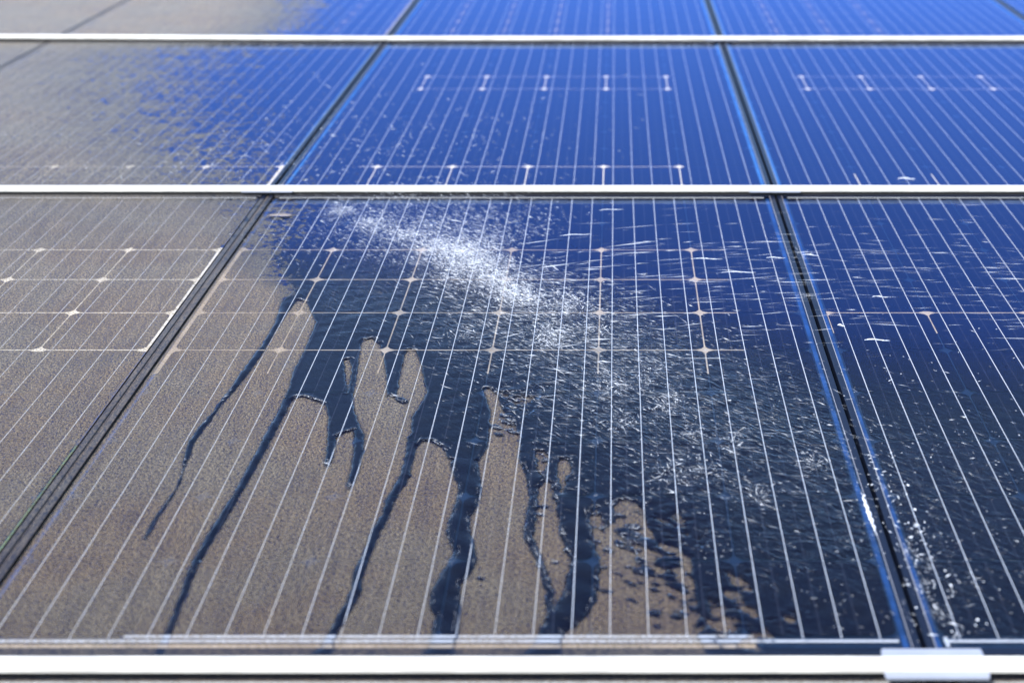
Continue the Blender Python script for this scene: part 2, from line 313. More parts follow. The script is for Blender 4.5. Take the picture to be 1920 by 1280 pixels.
def make_principled(name, col, rough=.5, metal=0., spec=.5, dusty=False, bump=0., var=0.):
    m, n, l, out = mat(name)
    b = n.new('ShaderNodeBsdfPrincipled')
    b.inputs['Base Color'].default_value = col + (1,)
    b.inputs['Roughness'].default_value = rough
    b.inputs['Metallic'].default_value = metal
    b.inputs['Specular IOR Level'].default_value = spec
    tc = n.new('ShaderNodeTexCoord')
    if var:
        v = noise(l, n, tc.outputs['Object'], 14, 3, .6)
        dk = tuple(c * (1 - var) for c in col)
        l.new(mixcol(l, n, ramp(l, n, v, .35, .65), dk, col), b.inputs['Base Color'])
    if bump:
        bp = n.new('ShaderNodeBump'); bp.inputs['Distance'].default_value = bump
        l.new(noise(l, n, tc.outputs['Object'], 900, 2, .6), bp.inputs['Height']); l.new(bp.outputs[0], b.inputs['Normal'])
    s = b.outputs[0]
    if dusty:
        cov, d = dust_nodes(n, l, .34)
        s = mix(n, l, cov, s, d)
    l.new(s, out.inputs['Surface'])
    return m

def make_cell():
    m, n, l, out = mat('silicon_cell')
    tc = n.new('ShaderNodeTexCoord'); sep = n.new('ShaderNodeSeparateXYZ'); l.new(tc.outputs['Object'], sep.inputs[0])
    oi = n.new('ShaderNodeObjectInfo')
    # hair-thin printed contact fingers (across) and the faint joints half way between the busbars
    fx = val(l, n, 'ABSOLUTE', val(l, n, 'SUBTRACT', val(l, n, 'FRACT', val(l, n, 'MULTIPLY_ADD', sep.outputs[0], 1 / .0395, 4.)), .5))
    joint = ramp(l, n, fx, .012, .02, 1, 0)
    joint2 = ramp(l, n, val(l, n, 'SUBTRACT', .5, fx), .010, .018, 1, 0)
    fy = val(l, n, 'FRACT', val(l, n, 'MULTIPLY', sep.outputs[1], 1 / .0021))
    fing = ramp(l, n, val(l, n, 'ABSOLUTE', val(l, n, 'SUBTRACT', fy, .5)), .03, .09, .12, 0)
    base = mixcol(l, n, oi.outputs['Random'], (.0018, .0018, .0075), (.0026, .0023, .0095))
    cloud = noise(l, n, tc.outputs['Object'], 30, 2, .5)
    base = mixcol(l, n, ramp(l, n, cloud, .4, .7, 0, .5), base, (.0055, .0040, .0060))
    base = mixcol(l, n, fing, base, (.010, .012, .022))
    base = mixcol(l, n, val(l, n, 'MULTIPLY', joint2, .35), base, (.07, .075, .11))
    b = n.new('ShaderNodeBsdfPrincipled')
    l.new(base, b.inputs['Base Color'])
    b.inputs['Roughness'].default_value = .45
    b.inputs['Specular IOR Level'].default_value = .04
    l.new(b.outputs[0], out.inputs['Surface'])
    return m

def make_spray():
    m, n, l, out = mat('spray_water')
    b = n.new('ShaderNodeBsdfPrincipled')
    b.inputs['Base Color'].default_value = (.93, .95, .98, 1)
    b.inputs['Roughness'].default_value = .22
    t = n.new('ShaderNodeBsdfTranslucent'); t.inputs[0].default_value = (.95, .97, 1, 1)
    s = mix(n, l, .35, b.outputs[0], t.outputs[0])
    tr = n.new('ShaderNodeBsdfTransparent')
    l.new(mix(n, l, attr(n, 'body'), tr.outputs[0], s), out.inputs['Surface'])
    return m

GLASS = make_glass()
WATER = make_water()
CELL = make_cell()
SPRAY = make_spray()
RIBBON = make_principled('tinned_ribbon', (.62, .63, .68), .38, 0, .5, var=.12)
BACK = make_principled('backsheet', (.0045, .016, .045), .5)
SEAL = make_principled('edge_seal', (.050, .19, .46), .35, var=.35)
SEAL_FRONT = make_principled('edge_seal_front', (.018, .070, .23), .35, var=.5)  # darker blue for the front-row margins
CREAM = make_principled('pale_sunlit_and_margin', (.50, .39, .29), .6, var=.35)  # sunlight below the joints put into the colour; also the lower margin
CREAM_EDGE = make_principled('pale_sunlit_band', (.90, .78, .62), .6, var=.1)  # brighter cream carrying the same painted sunlight
FRAME = make_principled('black_anodised_frame', (.006, .009, .020), .35, 0, .14, dusty=True)
LIP = make_principled('bright_lip', (.42, .40, .40), .4, .6)
GREEN = make_principled('green_growth', (.20, .26, .11), .8, var=.5)
BEAD = make_principled('black_gasket', (.004, .004, .005), .9, 0, .05)
RAIL = make_principled('white_rail', (.69, .665, .60), .42, 0, .4, var=.22, bump=.0002)
PLATE = make_principled('plain_aluminium', (.27, .29, .34), .45, .1, .5, var=.08)
WEB = make_principled('black_rubber', (.016, .016, .016), .8, 0, .2, dusty=True)
DECK = make_principled('roof_membrane', (.02, .02, .022), .9)
FEATH = make_principled('feather_down', (.27, .235, .215), .9, 0, .1, var=.25)

# ------------------------------------------------------------------ object helpers
COL = sc.collection.objects
def mesh(name, verts, faces, material, attrs=None, smooth=False):
    me = bpy.data.meshes.new(name)
    if isinstance(verts, np.ndarray):
        nv, nf = len(verts), len(faces)
        k = faces.shape[1]
        me.vertices.add(nv); me.vertices.foreach_set('co', verts.astype(np.float32).ravel())
        me.loops.add(nf * k); me.loops.foreach_set('vertex_index', faces.astype(np.int32).ravel())
        me.polygons.add(nf); me.polygons.foreach_set('loop_start', np.arange(0, nf * k, k, dtype=np.int32))
        me.update(calc_edges=True)
    else:
        me.from_pydata(verts, [], faces); me.update()
    if smooth:
        me.polygons.foreach_set('use_smooth', np.ones(len(me.polygons), bool))
    for a, v in (attrs or {}).items():
        at = me.attributes.new(a, 'FLOAT', 'POINT')
        at.data.foreach_set('value', np.asarray(v, np.float32))
    me.materials.append(material)
    return me

def add(name, me, parent=None, loc=(0, 0, 0), rz=0.):
    o = bpy.data.objects.new(name, me)
    COL.link(o)
    if parent is not None:
        o.parent = parent
        o.location = loc
        o.rotation_euler = (0, 0, rz)
    return o

def tag(o, label, cat, group=None, kind=None):
    o['label'] = label; o['category'] = cat
    if group: o['group'] = group
    if kind: o['kind'] = kind
    return o

def place(o, row, x, y, z=0., rz=0., ry=0., rx=0.):
    o.matrix_world = row_matrix(row) @ Matrix.Translation((x, y, z)) @ Matrix.Rotation(rz, 4, 'Z') @ Matrix.Rotation(ry, 4, 'Y') @ Matrix.Rotation(rx, 4, 'X')
    return o

def box(x0, x1, y0, y1, z0, z1):
    v = [(x0, y0, z0), (x1, y0, z0), (x1, y1, z0), (x0, y1, z0), (x0, y0, z1), (x1, y0, z1), (x1, y1, z1), (x0, y1, z1)]
    f = [(0, 3, 2, 1), (4, 5, 6, 7), (0, 1, 5, 4), (1, 2, 6, 5), (2, 3, 7, 6), (3, 0, 4, 7)]
    return v, f

def profile_bar(prof, ts, axis):
    """extrude a closed (s, z) profile along axis 'x' or 'y' at stations ts"""
    v, f = [], []
    k = len(prof)
    for t in ts:
        for s, z in prof:
            v.append((t, s, z) if axis == 'x' else (s, t, z))
    flip = axis == 'x'
    for i in range(len(ts) - 1):
        for j in range(k):
            a, b = i * k + j, i * k + (j + 1) % k
            q = (a, b, b + k, a + k)
            f.append(q if flip else q[::-1])
    f.append(tuple(range(k))[::-1] if flip else tuple(range(k)))
    e = (len(ts) - 1) * k
    f.append(tuple(range(e, e + k)) if flip else tuple(range(e, e + k))[::-1])
    return v, f

def grid(x0, x1, y0, y1, step):
    nx = max(2, int(round((x1 - x0) / step)) + 1); ny = max(2, int(round((y1 - y0) / step)) + 1)
    gx, gy = np.meshgrid(np.linspace(x0, x1, nx), np.linspace(y0, y1, ny))
    P = np.stack([gx.ravel(), gy.ravel()], 1)
    i = np.arange(nx * ny).reshape(ny, nx)
    F = np.stack([i[:-1, :-1].ravel(), i[:-1, 1:].ravel(), i[1:, 1:].ravel(), i[1:, :-1].ravel()], 1)
    return P, F

# ------------------------------------------------------------------ the solar panels
PITCH = .158; PX = 6 * PITCH + .042; PY = 1.6687
X0 = -.0259 - 4 * PITCH
L_CELL = .1557; L_CY = .1538; CH = .0118
h = L_CELL / 2
def cell_mesh():
    c = CH
    ring = [(-h + c, -h), (h - c, -h), (h - .35 * c, -h + .35 * c), (h, -h + c), (h, h - c), (h - .35 * c, h - .35 * c), (h - c, h), (-h + c, h),
            (-h + .35 * c, h - .35 * c), (-h, h - c), (-h, -h + c), (-h + .35 * c, -h + .35 * c)]
    k = len(ring)
    ring = [(x, y * L_CY / L_CELL) for x, y in ring]
    v = [(x, y, .0) for x, y in ring] + [(x, y, -.0004) for x, y in ring]
    f = [tuple(range(k)), tuple(range(2 * k - 1, k - 1, -1))] + [(i, i + k, (i + 1) % k + k, (i + 1) % k) for i in range(k)]
    return mesh('cell', v, f, CELL)
ME_CELL = cell_mesh()
ME_BUS = mesh('busbar', *box(-.00055, .00055, -.004, 10 * PITCH + .0045, 0, .0003), RIBBON)
ME_BACK = mesh('backsheet', *box(-.0115, 6 * PITCH + .0115, -.0275, 1.5895, -.0062, -.0052), BACK)
ME_SEAL = mesh('edge_seal', *box(-.0036, .0036, -.020, 1.583, -.0044, -.0040), SEAL)
ME_SEAL_F = mesh('edge_seal', *box(-.0030, .0030, -.020, 1.583, -.0044, -.0040), SEAL_FRONT)
ME_RIB_LONG = mesh('end_ribbon', *box(.002, 6 * PITCH - .002, -.0022, .0022, 0, .0004), RIBBON)
ME_RIB_MID = mesh('end_ribbon', *box(PITCH - .004, 5 * PITCH + .008, -.0022, .0022, 0, .0004), RIBBON)
ME_RIB_UP = mesh('end_ribbon', *box(-.0018, .0018, -.012, .006, 0, .0004), RIBBON)
SIDE_PROF = [(0, -.035), (.0086, -.035), (.0086, .0012), (.0080, .0018), (.0008, .0018), (0, .0010)]
END_PROF = [(0, -.035), (.0145, -.035), (.0145, .0012), (.0138, .0018), (.0008, .0018), (0, .0010)]
TOP_PROF = [(0, -.035), (.0040, -.035), (.0040, .0012), (.0036, .0018), (.0006, .0018), (0, .0010)]

PANELS = {
    (-1, -1): 'dusty solar panel cut off by the lower left corner below the front rail',
    (-1, 0): 'dusty solar panel whose top edge shows below the front white rail',
    (-1, 1): 'solar panel edge below the front rail at the lower right corner',
    (0, -1): 'dust-covered solar panel at the left of the front row',
    (0, 0): 'half-washed solar panel in the middle of the front row with dark water runs',
    (0, 1): 'wet blue solar panel at the right of the front row',
    (1, -2): 'grey dusty solar panel corner at the far left of the second row',
    (1, -1): 'solar panel fading from grey dust to clean blue, second row left',
    (1, 0): 'clean blue solar panel in the centre of the second row between two rails',
    (1, 1): 'clean light blue solar panel at the right of the second row',
    (2, -2): 'pale dusty solar panel at the upper left corner beyond the far rail',
    (2, -1): 'solar panel beyond the far rail, mostly dusty with one blue corner',
    (2, 0): 'clean light blue solar panel beyond the far rail, centre of the top edge',
    (2, 1): 'light blue solar panel with faint pinkish lines beyond the far rail at right',
    (2, 2): 'corner of a light blue solar panel at the far upper right',
}
STRIPS = {  # sunlit bands below the joints between cells, put into cream strips: (row, column): [(y0, y1, x0, x1)]
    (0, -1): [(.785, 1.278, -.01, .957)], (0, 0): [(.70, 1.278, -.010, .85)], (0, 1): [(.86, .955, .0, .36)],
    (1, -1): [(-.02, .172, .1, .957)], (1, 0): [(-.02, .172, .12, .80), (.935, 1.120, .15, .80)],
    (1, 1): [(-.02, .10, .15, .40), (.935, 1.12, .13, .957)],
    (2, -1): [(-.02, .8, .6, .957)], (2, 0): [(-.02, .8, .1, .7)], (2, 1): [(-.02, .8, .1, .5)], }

for (row, colm), label in PANELS.items():
    ox, oy = X0 + colm * PX, row * PY
    root = bpy.data.objects.new('solar_panel', None)
    COL.link(root)
    root.empty_display_size = .1
    place(root, max(row, 0) if row >= 0 else 0, ox, oy)
    tag(root, label, 'solar panel', 'solar panels of the array')
    # glass with its film of dust
    if (row, colm) == (0, 0): step = .0024
    elif (row, colm) == (0, -1): step = .004
    elif (row, colm) == (0, 1): step = .012
    else: step = .014
    P, F = grid(-.0112, 6 * PITCH + .0112, -.0272, 1.5875, step)
    G = P + np.array((ox, oy))
    lev = np.full(len(P), 2.0) if row < 0 else dust_level(G)
    if (row, colm) == (0, -1):
        lev = np.where((P[:, 0] > .9482) & (P[:, 1] > .80) & (P[:, 1] < 1.28), .40, lev)
        lev = np.where((P[:, 0] > .9482) & (P[:, 1] > .12) & (P[:, 1] < .46), .52, lev)
    wet = np.zeros(len(P))
    if row == 0 and colm >= 0:
        wet = np.clip(.5 - wet_sdf(G) / .002, 0, 1) * .8 * film(G)
    add('glass', mesh('glass', np.column_stack([P, np.zeros(len(P))]), F, GLASS, {'dust': lev, 'wet': wet}), root)
    add('backsheet', ME_BACK, root)
    # frame
    ts = np.linspace(-.042, 1.5905, 260 if row == 0 else 60)
    for xs in (-.0182, 6 * PITCH + .0096):
        v, f = profile_bar([(s + xs, z) for s, z in SIDE_PROF], ts, 'y')
        va = np.array(v)
        lv = np.full(len(va), 2.0) if row < 0 else dust_level(va[:, :2] + np.array((ox, oy)))
        add('side_frame', mesh('side_frame', v, f, FRAME, {'dust': lv}), root)
    ts = np.linspace(-.0094, 6 * PITCH + .0094, 300 if (row, colm) == (0, 0) else 50)
    for nm, pr, ys in (('lower_frame', END_PROF, -.0418), ('upper_frame', TOP_PROF, 1.5866)):
        v, f = profile_bar([(s + ys, z) for s, z in pr], ts, 'x')
        va = np.array(v)
        lv = np.full(len(va), 2.0) if row < 0 else dust_level(va[:, :2] + np.array((ox, oy)))
        add(nm, mesh(nm, v, f, FRAME, {'dust': lv}), root)
    for xs in (-.0091, 6 * PITCH + .0091):
        dirty = (row, colm, xs < 0) in ((0, -1, False), (0, 0, True))
        wd = .0011 if dirty else .0005
        add('glass_bead', mesh('glass_bead', *box(xs - wd, xs + wd, -.027, 1.586, .0006, .0021 if dirty else .0012), BEAD if dirty else LIP), root)
    if (row, colm) == (0, 0):                                  # dirt packed into the left-hand joint
        v, f = profile_bar([(-.0238, -.02), (-.0184, -.02), (-.0184, -.0004), (-.0238, -.0004)], np.linspace(-.04, 1.588, 200), 'y')
        add('joint_dirt', mesh('joint_dirt', v, f, FRAME, {'dust': np.full(len(v), 2.0)}), root)
    for xs in (-.0046, 6 * PITCH + .0046):
        add('edge_seal', ME_SEAL if row > 0 else ME_SEAL_F, root, (xs, 0, 0))
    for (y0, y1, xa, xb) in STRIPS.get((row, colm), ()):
        add('sunlit_strip', mesh('sunlit_strip', *box(xa, xb, y0, y1, -.0039, -.0036), CREAM_EDGE if (row, colm) == (0, -1) or row == 1 else CREAM), root)
    if (row, colm) == (0, -1):
        add('algae_line', mesh('algae_line', *box(.9492, .9555, .10, .46, -.0039, -.0036), GREEN), root)
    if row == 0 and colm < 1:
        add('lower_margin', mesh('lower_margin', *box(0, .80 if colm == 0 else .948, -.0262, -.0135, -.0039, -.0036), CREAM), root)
    # cells, busbars, end ribbons
    for j in range(10):
        if row == 2 and j > 7: continue
        if row < 0 and j < 8: continue
        for i in range(6):
            add('cell', ME_CELL, root, ((i + .5) * PITCH, (j + .5) * PITCH, -.0030))
    for i in range(24):
        add('busbar', ME_BUS, root, ((i + .5) * PITCH / 4, 0, -.0026))
    add('end_ribbon', ME_RIB_LONG, root, (0, -.0098, -.0020))
    add('end_ribbon', ME_RIB_MID, root, (0, -.0012, -.0020))
    add('end_ribbon', ME_RIB_UP, root, (.0045, -.0090, -.0015))
    add('end_ribbon', ME_RIB_LONG, root, (0, 1.5835, -.0020))

# ------------------------------------------------------------------ roof below the panels
me = mesh('roof', [(-6, -2.2, 0), (6, -2.2, 0), (6, 6, 0), (-6, 6, 0)], [(0, 1, 2, 3)], DECK)
o = add('roof', me); o['kind'] = 'structure'
o['label'] = 'dark roof under the solar panels, seen only in the joints'
place(o, 0, 0, 0, -.12)

# ------------------------------------------------------------------ white mounting rails
CAP = [(-.0890, .0125), (-.0878, .0112), (-.0720, .0112), (-.0708, .0125), (-.0708, .0186), (-.0716, .0199), (-.0735, .0206), (-.0850, .0206), (-.0876, .0196), (-.0890, .0176)]
RAILS = [  # row, x from, x to, label, splice x positions, tilt of the left piece
    (0, -1.72, 2.2, 'thick white mounting rail along the bottom edge of the picture', (X0 + PX - .021,), 0.),
    (1, -2.7, X0 - .0165, 'left length of white mounting rail behind the front row, ending at the dusty joint', (), 0.),
    (1, X0 - .0150, 2.3, 'long white mounting rail between the front row and the second row', (X0 - .021, X0 + PX - .021), 0.),
    (2, -2.9, X0 - .0170, 'left length of the far white rail, slightly raised at the left edge', (), -.0046),
    (2, X0 - .0145, 2.6, 'long white rail at the top of the picture beyond the second row', (X0 + PX - .021,), 0.),
]
for row, xa, xb, label, splices, tl in RAILS:
    root = bpy.data.objects.new('mounting_rail', None); COL.link(root)
    xm = xb if tl else 0.
    place(root, row, xm, row * PY, 0, ry=-tl)
    tag(root, label, 'rail', 'white rails between the panel rows')
    dz, dy = (0, 0) if row == 0 else (-.0042, .010)
    v, f = profile_bar([(a_ + dy, b_ + dz) for a_, b_ in CAP], [xa - xm, xb - xm], 'x')
    add('cap', mesh('cap', v, f, RAIL), root)
    ts = np.linspace(xa - xm, xb - xm, 240)
    v, f = profile_bar([(-.0770, -.036), (-.0560, -.036), (-.0560, .0112 + dz), (-.0770, .0112 + dz)], ts, 'x')
    va = np.array(v)
    lv = np.clip(dust_level(va[:, :2] + np.array((xm, row * PY))), -1, .62)
    if row == 0: lv = np.clip(.62 - np.clip((va[:, 0] - .1) * 3, 0, .45) + 0 * lv, 0, .62)
    add('web', mesh('web', v, f, WEB, {'dust': lv}), root)
    for sx in splices:
        ya, yb = (-.1005, -.0490) if row == 0 else (-.0945, -.0490)
        pts = [(-.050, ya), (.0485, ya), (.0500, ya + .006), (.0510, yb - .004), (.0498, yb), (-.047, yb), (-.0485, yb - .003), (-.0515, ya + .004)]
        k = len(pts)
        vv = [(x, y, .0118) for x, y in pts] + [(x, y, .0142) for x, y in pts]
        ff = [tuple(range(k))[::-1], tuple(range(k, 2 * k))] + [(i, (i + 1) % k, (i + 1) % k + k, i + k) for i in range(k)]
        add('splice_plate', mesh('splice_plate', vv, ff, PLATE), root, (sx - xm, dy, dz))

# ------------------------------------------------------------------ the water on the front row
def water_sheet(x0, x1, y0, y1, step):
    P, F = grid(x0, x1, y0, y1, step)
    d = wet_sdf(P)
    top = P[:, 1] - np.interp(P[:, 0], [-.66, -.25, .3, 1.3], [1.42, 1.38, .98, .80]) + .03 * np.sin(P[:, 0] * 23) + .012 * np.sin(P[:, 0] * 71)
    d = np.maximum(d, top)
    return P, F, d

P, F, d = water_sheet(-.6660, .2988, -.0425, 1.50, .0024)
nx = int(round((.2988 + .6660) / .0024)) + 1
D2 = d.reshape(-1, nx)
gy, gx = np.gradient(D2, .0024)
g = np.stack([gx.ravel(), gy.ravel()], 1)
g /= np.maximum(np.linalg.norm(g, axis=1), .3)[:, None]
fd = d[F]
keep = (fd < 0).any(1)
F = F[keep]
out_v = d > 0
Q = P.copy()
Q[out_v] -= g[out_v] * np.minimum(d[out_v], .0034)[:, None]      # pull the rim onto the outline
depth = np.clip(-d, 0, None)
z = .0004 + .0014 * (1 - np.exp(-depth / .0020)) + .0010 * np.exp(-((depth - .0035) / .003) ** 2)
z[out_v] = .00025
low = rng.normal(size=(6, 3))
rip = ripple(P)
for k in range(7):                                               # slow swells in the sheet
    a = rng.uniform(-1.2, -.3); fq = rng.uniform(90, 240)
    z += .00010 * rip * np.sin(fq * (P[:, 0] * math.cos(a) * .8 + P[:, 1] * math.sin(a)) + rng.uniform(0, 6)) * (depth > .003)
rip = np.where(P[:, 1] < .45, rip * .8, rip) * np.clip(depth / .02, .12, 1)
cen = P[F].mean(1)
lab = np.zeros(len(F), int)
for i, (poly, ymax) in enumerate(((RIV_A, .985), (RIV_B, .60), (RIV_D, .4758), (RIV_E, .41), (RIV_F, .43), (RIV_G, .345))):
    m = inside(cen, poly) & (cen[:, 1] < ymax) & (lab == 0)
    lab[m] = i + 1
isl = (lab == 0) & (cen[:, 1] < .30) & (cen[:, 0] > -.03) & (cen[:, 0] < .20)
WLAB = ['shallow sheet of rippled water spreading over the middle front panel from the splash',
        'thin dark water run farthest left, curving down the dusty middle panel',
        'straight dark water run second from the left, reaching the front rail',
        'slanting dark water run in the middle of the dusty area, reaching the rail',
        'broad wavy water run with bright blue rims, fourth from the left',
        'narrow crooked water run joining the broadest run near the rail',
        'broadest dark water run, bulging to the right before it meets the rail']
for i in range(7):
    Fi = F[lab == i]
    if not len(Fi): continue
    used, inv = np.unique(Fi.ravel(), return_inverse=True)
    o_ = Q[used].mean(0)
    zz = z[used]
    if i:
        dd_ = depth[used]
        zz = np.where(out_v[used], .00025, .0003 + .0026 * (1 - np.exp(-dd_ / .0042)) + .0003 * np.sin(P[used][:, 1] * 130 + P[used][:, 0] * 60))
    vv = np.column_stack([Q[used] - o_, zz])
    r_ = rip[used] if i == 0 else np.full(len(used), .12)
    me = mesh('water', vv, inv.reshape(-1, 4), WATER, {'ripple': r_, 'film': film(Q[used]) if i == 0 else np.ones(len(used))}, smooth=True)
    o = add('water_sheet' if i == 0 else 'water_run', me)
    place(o, 0, o_[0], o_[1], .0003)
    tag(o, WLAB[i], 'water' if i == 0 else 'water run', None if i == 0 else 'water runs down the dusty panel')
    if i == 0: o['kind'] = 'stuff'

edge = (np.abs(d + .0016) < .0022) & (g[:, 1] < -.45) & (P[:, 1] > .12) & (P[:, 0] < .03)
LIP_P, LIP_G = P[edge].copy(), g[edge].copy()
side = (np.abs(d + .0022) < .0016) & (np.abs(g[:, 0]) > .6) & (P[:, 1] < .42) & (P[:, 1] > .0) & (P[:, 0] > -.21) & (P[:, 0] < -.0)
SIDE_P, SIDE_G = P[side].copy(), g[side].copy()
P, F, d = water_sheet(X0 + PX - .010, X0 + PX + .957, -.027, 1.20, .012)
F = F[(d[F] < 0).all(1)]
used, inv = np.unique(F.ravel(), return_inverse=True)
o_ = P[used].mean(0)
r_ = np.clip(.16 + .40 * np.exp(-((P[used, 0] - .35) / .3) ** 2) * np.clip((.85 - P[used, 1]) / .5, 0, 1), 0, 1)
r_ = np.where(P[used, 1] > .9, r_ * np.clip(1 - (P[used, 1] - .9) / .35, .02, 1), r_)
me = mesh('water', np.column_stack([P[used] - o_, np.zeros(len(used))]), inv.reshape(-1, 4), WATER, {'ripple': r_, 'film': film(P[used])}, smooth=True)
o = add('water_sheet', me); place(o, 0, o_[0], o_[1], .0011)
tag(o, 'thin film of rippled water over the right front panel', 'water', kind='stuff')

# ------------------------------------------------------------------ spray
def spindles(name, p, dr, ln, ra, body, label, cat):
    """many slender drops, threads of thrown water and stand-in glints as one mesh"""
    n = len(p)
    dr = dr / np.linalg.norm(dr, axis=1)[:, None]
    up = np.tile(np.array((0, 0, 1.)), (n, 1))
    s = np.cross(dr, up); s /= np.maximum(np.linalg.norm(s, axis=1), 1e-6)[:, None]
    t = np.cross(s, dr)
    r = ra[:, None]; L = ln[:, None]
    bias = rng.uniform(-.25, .25, (n, 1)) * L
    V = np.stack([p - dr * L / 2, p + bias * dr + s * r, p + bias * dr + t * r, p + bias * dr - s * r, p + bias * dr - t * r, p + dr * L / 2], 1).reshape(-1, 3)
    base = (np.arange(n) * 6)[:, None]
    T = np.array([(0, 2, 1), (0, 3, 2), (0, 4, 3), (0, 1, 4), (5, 1, 2), (5, 2, 3), (5, 3, 4), (5, 4, 1)])
    Fm = (base[:, :, None] + T[None]).reshape(-1, 3)
    me = mesh(name, V, Fm, SPRAY, {'body': np.repeat(body, 6)}, smooth=True)
    o = add(name, me)
    o.matrix_world = M_ARR.copy()
    tag(o, label, cat, kind='stuff')
    return o

pp, dd, ll, rr, bb = [], [], [], [], []
IMP = np.array((-.247, 1.186))
def emit(P2, z, ang, ln, ra, body, lift=.12):
    n = len(P2)
    pp.append(np.column_stack([P2, z])); dd.append(np.column_stack([np.cos(ang), np.sin(ang), rng.normal(0, lift, n)]))
    ll.append(ln); rr.append(ra); bb.append(body)

FLOW = math.atan2(-.79, .61)
# 1. fan of fine drops driven in from the upper left onto the impact
n = 6000
t = rng.beta(2.8, 1.2, n)
src = np.array((-.62, 1.60)); ctr = src + (IMP - src) * t[:, None]
nrm = np.array((.69, .73))
off = rng.normal(0, 1, n) * np.interp(t, [0, .5, 1], [.15, .11, .05])
off += np.abs(rng.normal(0, .10, n)) * (rng.random(n) < .55)
Pn = ctr + nrm * off[:, None]
emit(Pn, np.abs(rng.normal(.004, .012, n)), FLOW + .12 + rng.normal(0, .13, n), rng.gamma(2.2, .0042, n), rng.gamma(3, .00009, n), rng.uniform(.08, .48, n))
# 2. downstream carpet of torn water, its white threads also standing in for ripple glints
n = 7500
t = rng.beta(1.05, 1.7, n)
end = np.array((.26, .16)); ctr = IMP + (end - IMP) * t[:, None]
nrm = np.array((.86, .51))
off = rng.normal(0, 1, n) * np.interp(t, [0, .3, 1], [.045, .10, .17])
Pn = ctr + nrm * off[:, None]
k = (wet_sdf(Pn) < -.006) & (Pn[:, 1] > .0)
Pn = Pn[k]; n = len(Pn); t = t[k]
emit(Pn, .0015 + np.abs(rng.normal(0, .002, n)), FLOW + .22 + rng.normal(0, .30, n), rng.gamma(2.0, .0056, n), rng.gamma(2.2, .00010, n) * np.interp(t, [0, 1], [1.25, .8]), rng.uniform(.05, .62, n) * np.interp(t, [0, .35, 1], [1., .8, .5]))
# 3. splash bursts
for (x, y, s) in BURSTS:
    n = int(300 * s if s > 1.3 else 110 * s)
    c = rng.normal(0, 1, (n, 2)) * np.array((.014, .020)) * (s ** .55)
    ang = np.where(rng.random(n) < .55, FLOW + rng.normal(0, .3, n), rng.uniform(0, 6.28, n))
    emit(np.array((x, y)) + c, np.abs(rng.normal(.003, .006 * s ** .5, n)), ang, rng.gamma(2.0, .0034, n), rng.gamma(2.3, .00013, n), rng.uniform(.1, .6, n), .35)
# 3b. fine mist hanging over the impact
n = 3600
t = np.clip(rng.normal(.46, .09, n), 0, 1)
a_, b_ = np.array((-.50, 1.45)), np.array((-.02, .82))
Pn = a_ + (b_ - a_) * t[:, None] + np.array((.80, .60)) * (rng.normal(0, 1, n) * np.interp(t, [0, .55, 1], [.07, .040, .06]))[:, None]
emit(Pn, np.abs(rng.normal(0, .028, n)) + .002, FLOW + rng.normal(0, .5, n), rng.gamma(2.0, .0011, n), rng.gamma(2.2, .00009, n), rng.uniform(.1, .45, n), .3)
# 4. long threads flung to the right, low over the glass
n = 560
Pn = np.column_stack([rng.uniform(-.18, .80, n), rng.normal(1.02, .17, n)])
Pn = Pn[(Pn[:, 1] > .62) & (Pn[:, 1] < 1.42)]
n = len(Pn)
w = np.interp(Pn[:, 0], [-.18, .1, .4, .8], [1.1, 1, .75, .6])
emit(Pn, rng.uniform(.004, .045, n), .34 - .36 * np.clip((Pn[:, 0] + .15) / .5, 0, 1) + rng.normal(0, .09, n), rng.gamma(3.2, .0150, n), rng.gamma(2.0, .00014, n), rng.uniform(.08, .45, n) * w, .03)
# 5. scattered specks over the second row and the right panel
n = 1500
Pn = np.column_stack([rng.normal(-.62, .26, n), 1.62 + np.abs(rng.normal(0, .42, n))])
emit(Pn, rng.uniform(.004, .05, n), rng.normal(2.2, .8, n), rng.gamma(2.0, .0040, n), rng.gamma(2.2, .00016, n), rng.uniform(.12, .55, n), .4)
n = 1700
Pn = np.column_stack([rng.uniform(.02, .95, n), np.abs(rng.normal(0, .40, n)) - .02])
Pn = Pn[wet_sdf(Pn) < -.008]; n = len(Pn)
emit(Pn, .0016 + np.abs(rng.normal(0, .003, n)), FLOW + .45 + rng.normal(0, .5, n), rng.gamma(1.8, .0022, n), rng.gamma(2.2, .00014, n), rng.uniform(.1, .6, n), .2)
# 6. drops running along the right-hand joint
n = 170
Pn = np.column_stack([rng.normal(.325, .016, n), rng.uniform(-.02, .42, n)]); Pn[:, 0] += .05 * rng.random(n) ** 3
emit(Pn, .003 + np.abs(rng.normal(0, .003, n)), FLOW + .3 + rng.normal(0, .6, n), rng.gamma(2.0, .0026, n), rng.gamma(2.6, .00026, n), rng.uniform(.3, .95, n), .4)
# 7. pale threads shaped as light rims: lips of the sheet, flanks of the broad runs
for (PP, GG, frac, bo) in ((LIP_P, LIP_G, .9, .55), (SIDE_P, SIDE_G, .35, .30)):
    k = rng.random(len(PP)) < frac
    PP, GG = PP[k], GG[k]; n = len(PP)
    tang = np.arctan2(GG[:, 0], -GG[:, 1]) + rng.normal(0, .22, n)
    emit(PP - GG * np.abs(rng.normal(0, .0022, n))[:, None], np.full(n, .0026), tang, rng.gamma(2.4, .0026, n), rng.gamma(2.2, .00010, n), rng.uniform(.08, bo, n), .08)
spindles('water_spray_and_glints', np.concatenate(pp), np.concatenate(dd), np.concatenate(ll), np.concatenate(rr), np.concatenate(bb),
         'white spray and torn water with pale stand-in glints bursting across the middle front panel', 'water spray')

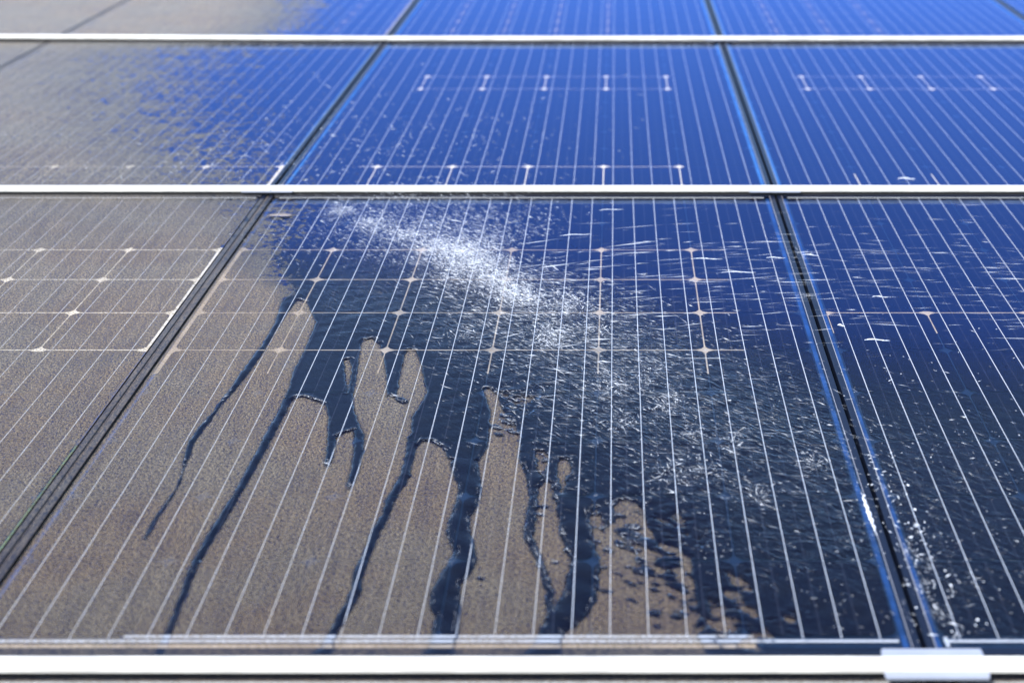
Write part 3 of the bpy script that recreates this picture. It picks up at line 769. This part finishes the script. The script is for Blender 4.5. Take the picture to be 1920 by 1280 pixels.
# larger single drops and threads in flight
def bead_mesh(L, r, seed):
    rs = random.Random(seed)
    n, k = 15, 8
    v, f = [], []
    for i in range(n):
        u = i / (n - 1)
        rad = r * (math.sin(math.pi * min(max(u, .02), .98)) ** .55) * (1 + .35 * math.sin(u * 9 + rs.uniform(0, 6)))
        zz = .0012 * math.sin(u * 5 + rs.uniform(0, .4))
        for j in range(k):
            a = 2 * math.pi * j / k
            v.append(((u - .5) * L, rad * math.cos(a), zz + rad * math.sin(a)))
    for i in range(n - 1):
        for j in range(k):
            f.append((i * k + j, i * k + (j + 1) % k, (i + 1) * k + (j + 1) % k, (i + 1) * k + j))
    f.append(tuple(range(k))[::-1]); f.append(tuple(range((n - 1) * k, n * k)))
    return mesh('water_drop', v, f, SPRAY, {'body': [.55 + .35 * rs.random()] * len(v)}, smooth=True)
DROP_LABELS = {
    0: 'bright thread of water left of the right-hand joint, left end of a line of three',
    1: 'straight white thread of water just below the line of three, left of the right-hand joint',
    2: 'middle one of three bright water threads in line, ending at the right-hand joint',
    3: 'bright bead of water over the right-hand joint, right end of the line of three',
    4: 'thick straight white thread of water on the right front panel, lowest of the bright ones',
    5: 'short fat bright drop just right of the right-hand joint',
    6: 'bright bead of water on the right front panel above the thick white thread',
    9: 'white blob of water on the right second-row panel just behind the middle rail',
    12: 'slanting white thread of water close below the middle rail, right of the splash',
    13: 'long slanting thread of water at the upper right of the splash core',
}
for i, (x, y, L, s) in enumerate(DROPS):
    zc = .012 + .02 * random.random()
    if i == 9: zc = .003
    k_ = zc / .877
    x2, y2 = x - x * k_, y - (y + 1.408) * k_
    if i not in DROP_LABELS: continue
    o = add('water_drop', bead_mesh(L, .00070 * s, i))
    place(o, 1 if i == 9 else 0, x2, y2, zc, rz=(.30 if x < .1 else .10 if x < .3 else .02) + random.uniform(-.04, .04))
    tag(o, DROP_LABELS[i], 'water drop', 'single drops flung from the splash')

# raised white streak on the edge of the right-hand joint
v, f = [], []
n, k = 26, 6
for i in range(n):
    u = i / (n - 1)
    w = .0024 * math.sin(math.pi * min(max(u, .03), .97)) ** .8 * (1 + .45 * math.sin(i * 2.3) * math.sin(i * .71 + 1))
    for j in range(k):
        a = math.pi * j / (k - 1)
        v.append((w * math.cos(a) + .0006 * math.sin(i * 1.7), (u - .5) * .11, .0022 * math.sin(a) * (w / .0036)))
for i in range(n - 1):
    for j in range(k - 1):
        f.append((i * k + j, i * k + j + 1, (i + 1) * k + j + 1, (i + 1) * k + j))
o = add('white_streak', mesh('white_streak', v, f, SPRAY, {'body': [.92] * len(v)}, smooth=True))
place(o, 0, .2975, .262, .0016, rz=.02)
tag(o, 'white streak along the edge of the right-hand panel joint', 'foam')

# ------------------------------------------------------------------ the feather
root = bpy.data.objects.new('feather', None); COL.link(root)
place(root, 0, -.6300, 1.4540, .0004, rz=.10)
tag(root, 'small pale downy feather lying on the upper left corner of the middle panel', 'feather')
def feather_z(x, y): return .0012 + .0045 * (1 - (x / .026) ** 2) * .3 + abs(y) * .12
v, f = [], []
n = 16
for i in range(n):
    u = i / (n - 1); x = -.024 + .048 * u; r = .00055 * (1 - .8 * u)
    for j in range(5):
        a = 2 * math.pi * j / 5
        v.append((x, r * math.cos(a), feather_z(x, 0) + r * math.sin(a)))
for i in range(n - 1):
    for j in range(5): f.append((i * 5 + j, i * 5 + (j + 1) % 5, (i + 1) * 5 + (j + 1) % 5, (i + 1) * 5 + j))
add('shaft', mesh('shaft', v, f, FEATH), root)
for side in (-1, 1):
    v, f = [], []
    rs = random.Random(4 + side)
    for i in range(44):                                       # barbs
        u = i / 43; x = -.019 + .040 * u
        ln = .0125 * math.sin(math.pi * (.08 + .88 * u)) ** .7 * rs.uniform(.72, 1.1)
        w = .00062; sl = .55
        b = len(v)
        for q in range(4):
            s = q / 3; yy = side * ln * s; xx = x + sl * ln * s
            ww = w * (1 - .75 * s)
            zz = feather_z(xx, yy) + rs.uniform(-.0004, .0004)
            v += [(xx - ww, yy, zz), (xx + ww, yy, zz + .0002)]
        for q in range(3): f.append((b + q * 2, b + q * 2 + 1, b + q * 2 + 3, b + q * 2 + 2))
    add('vane', mesh('vane', v, f, FEATH), root)
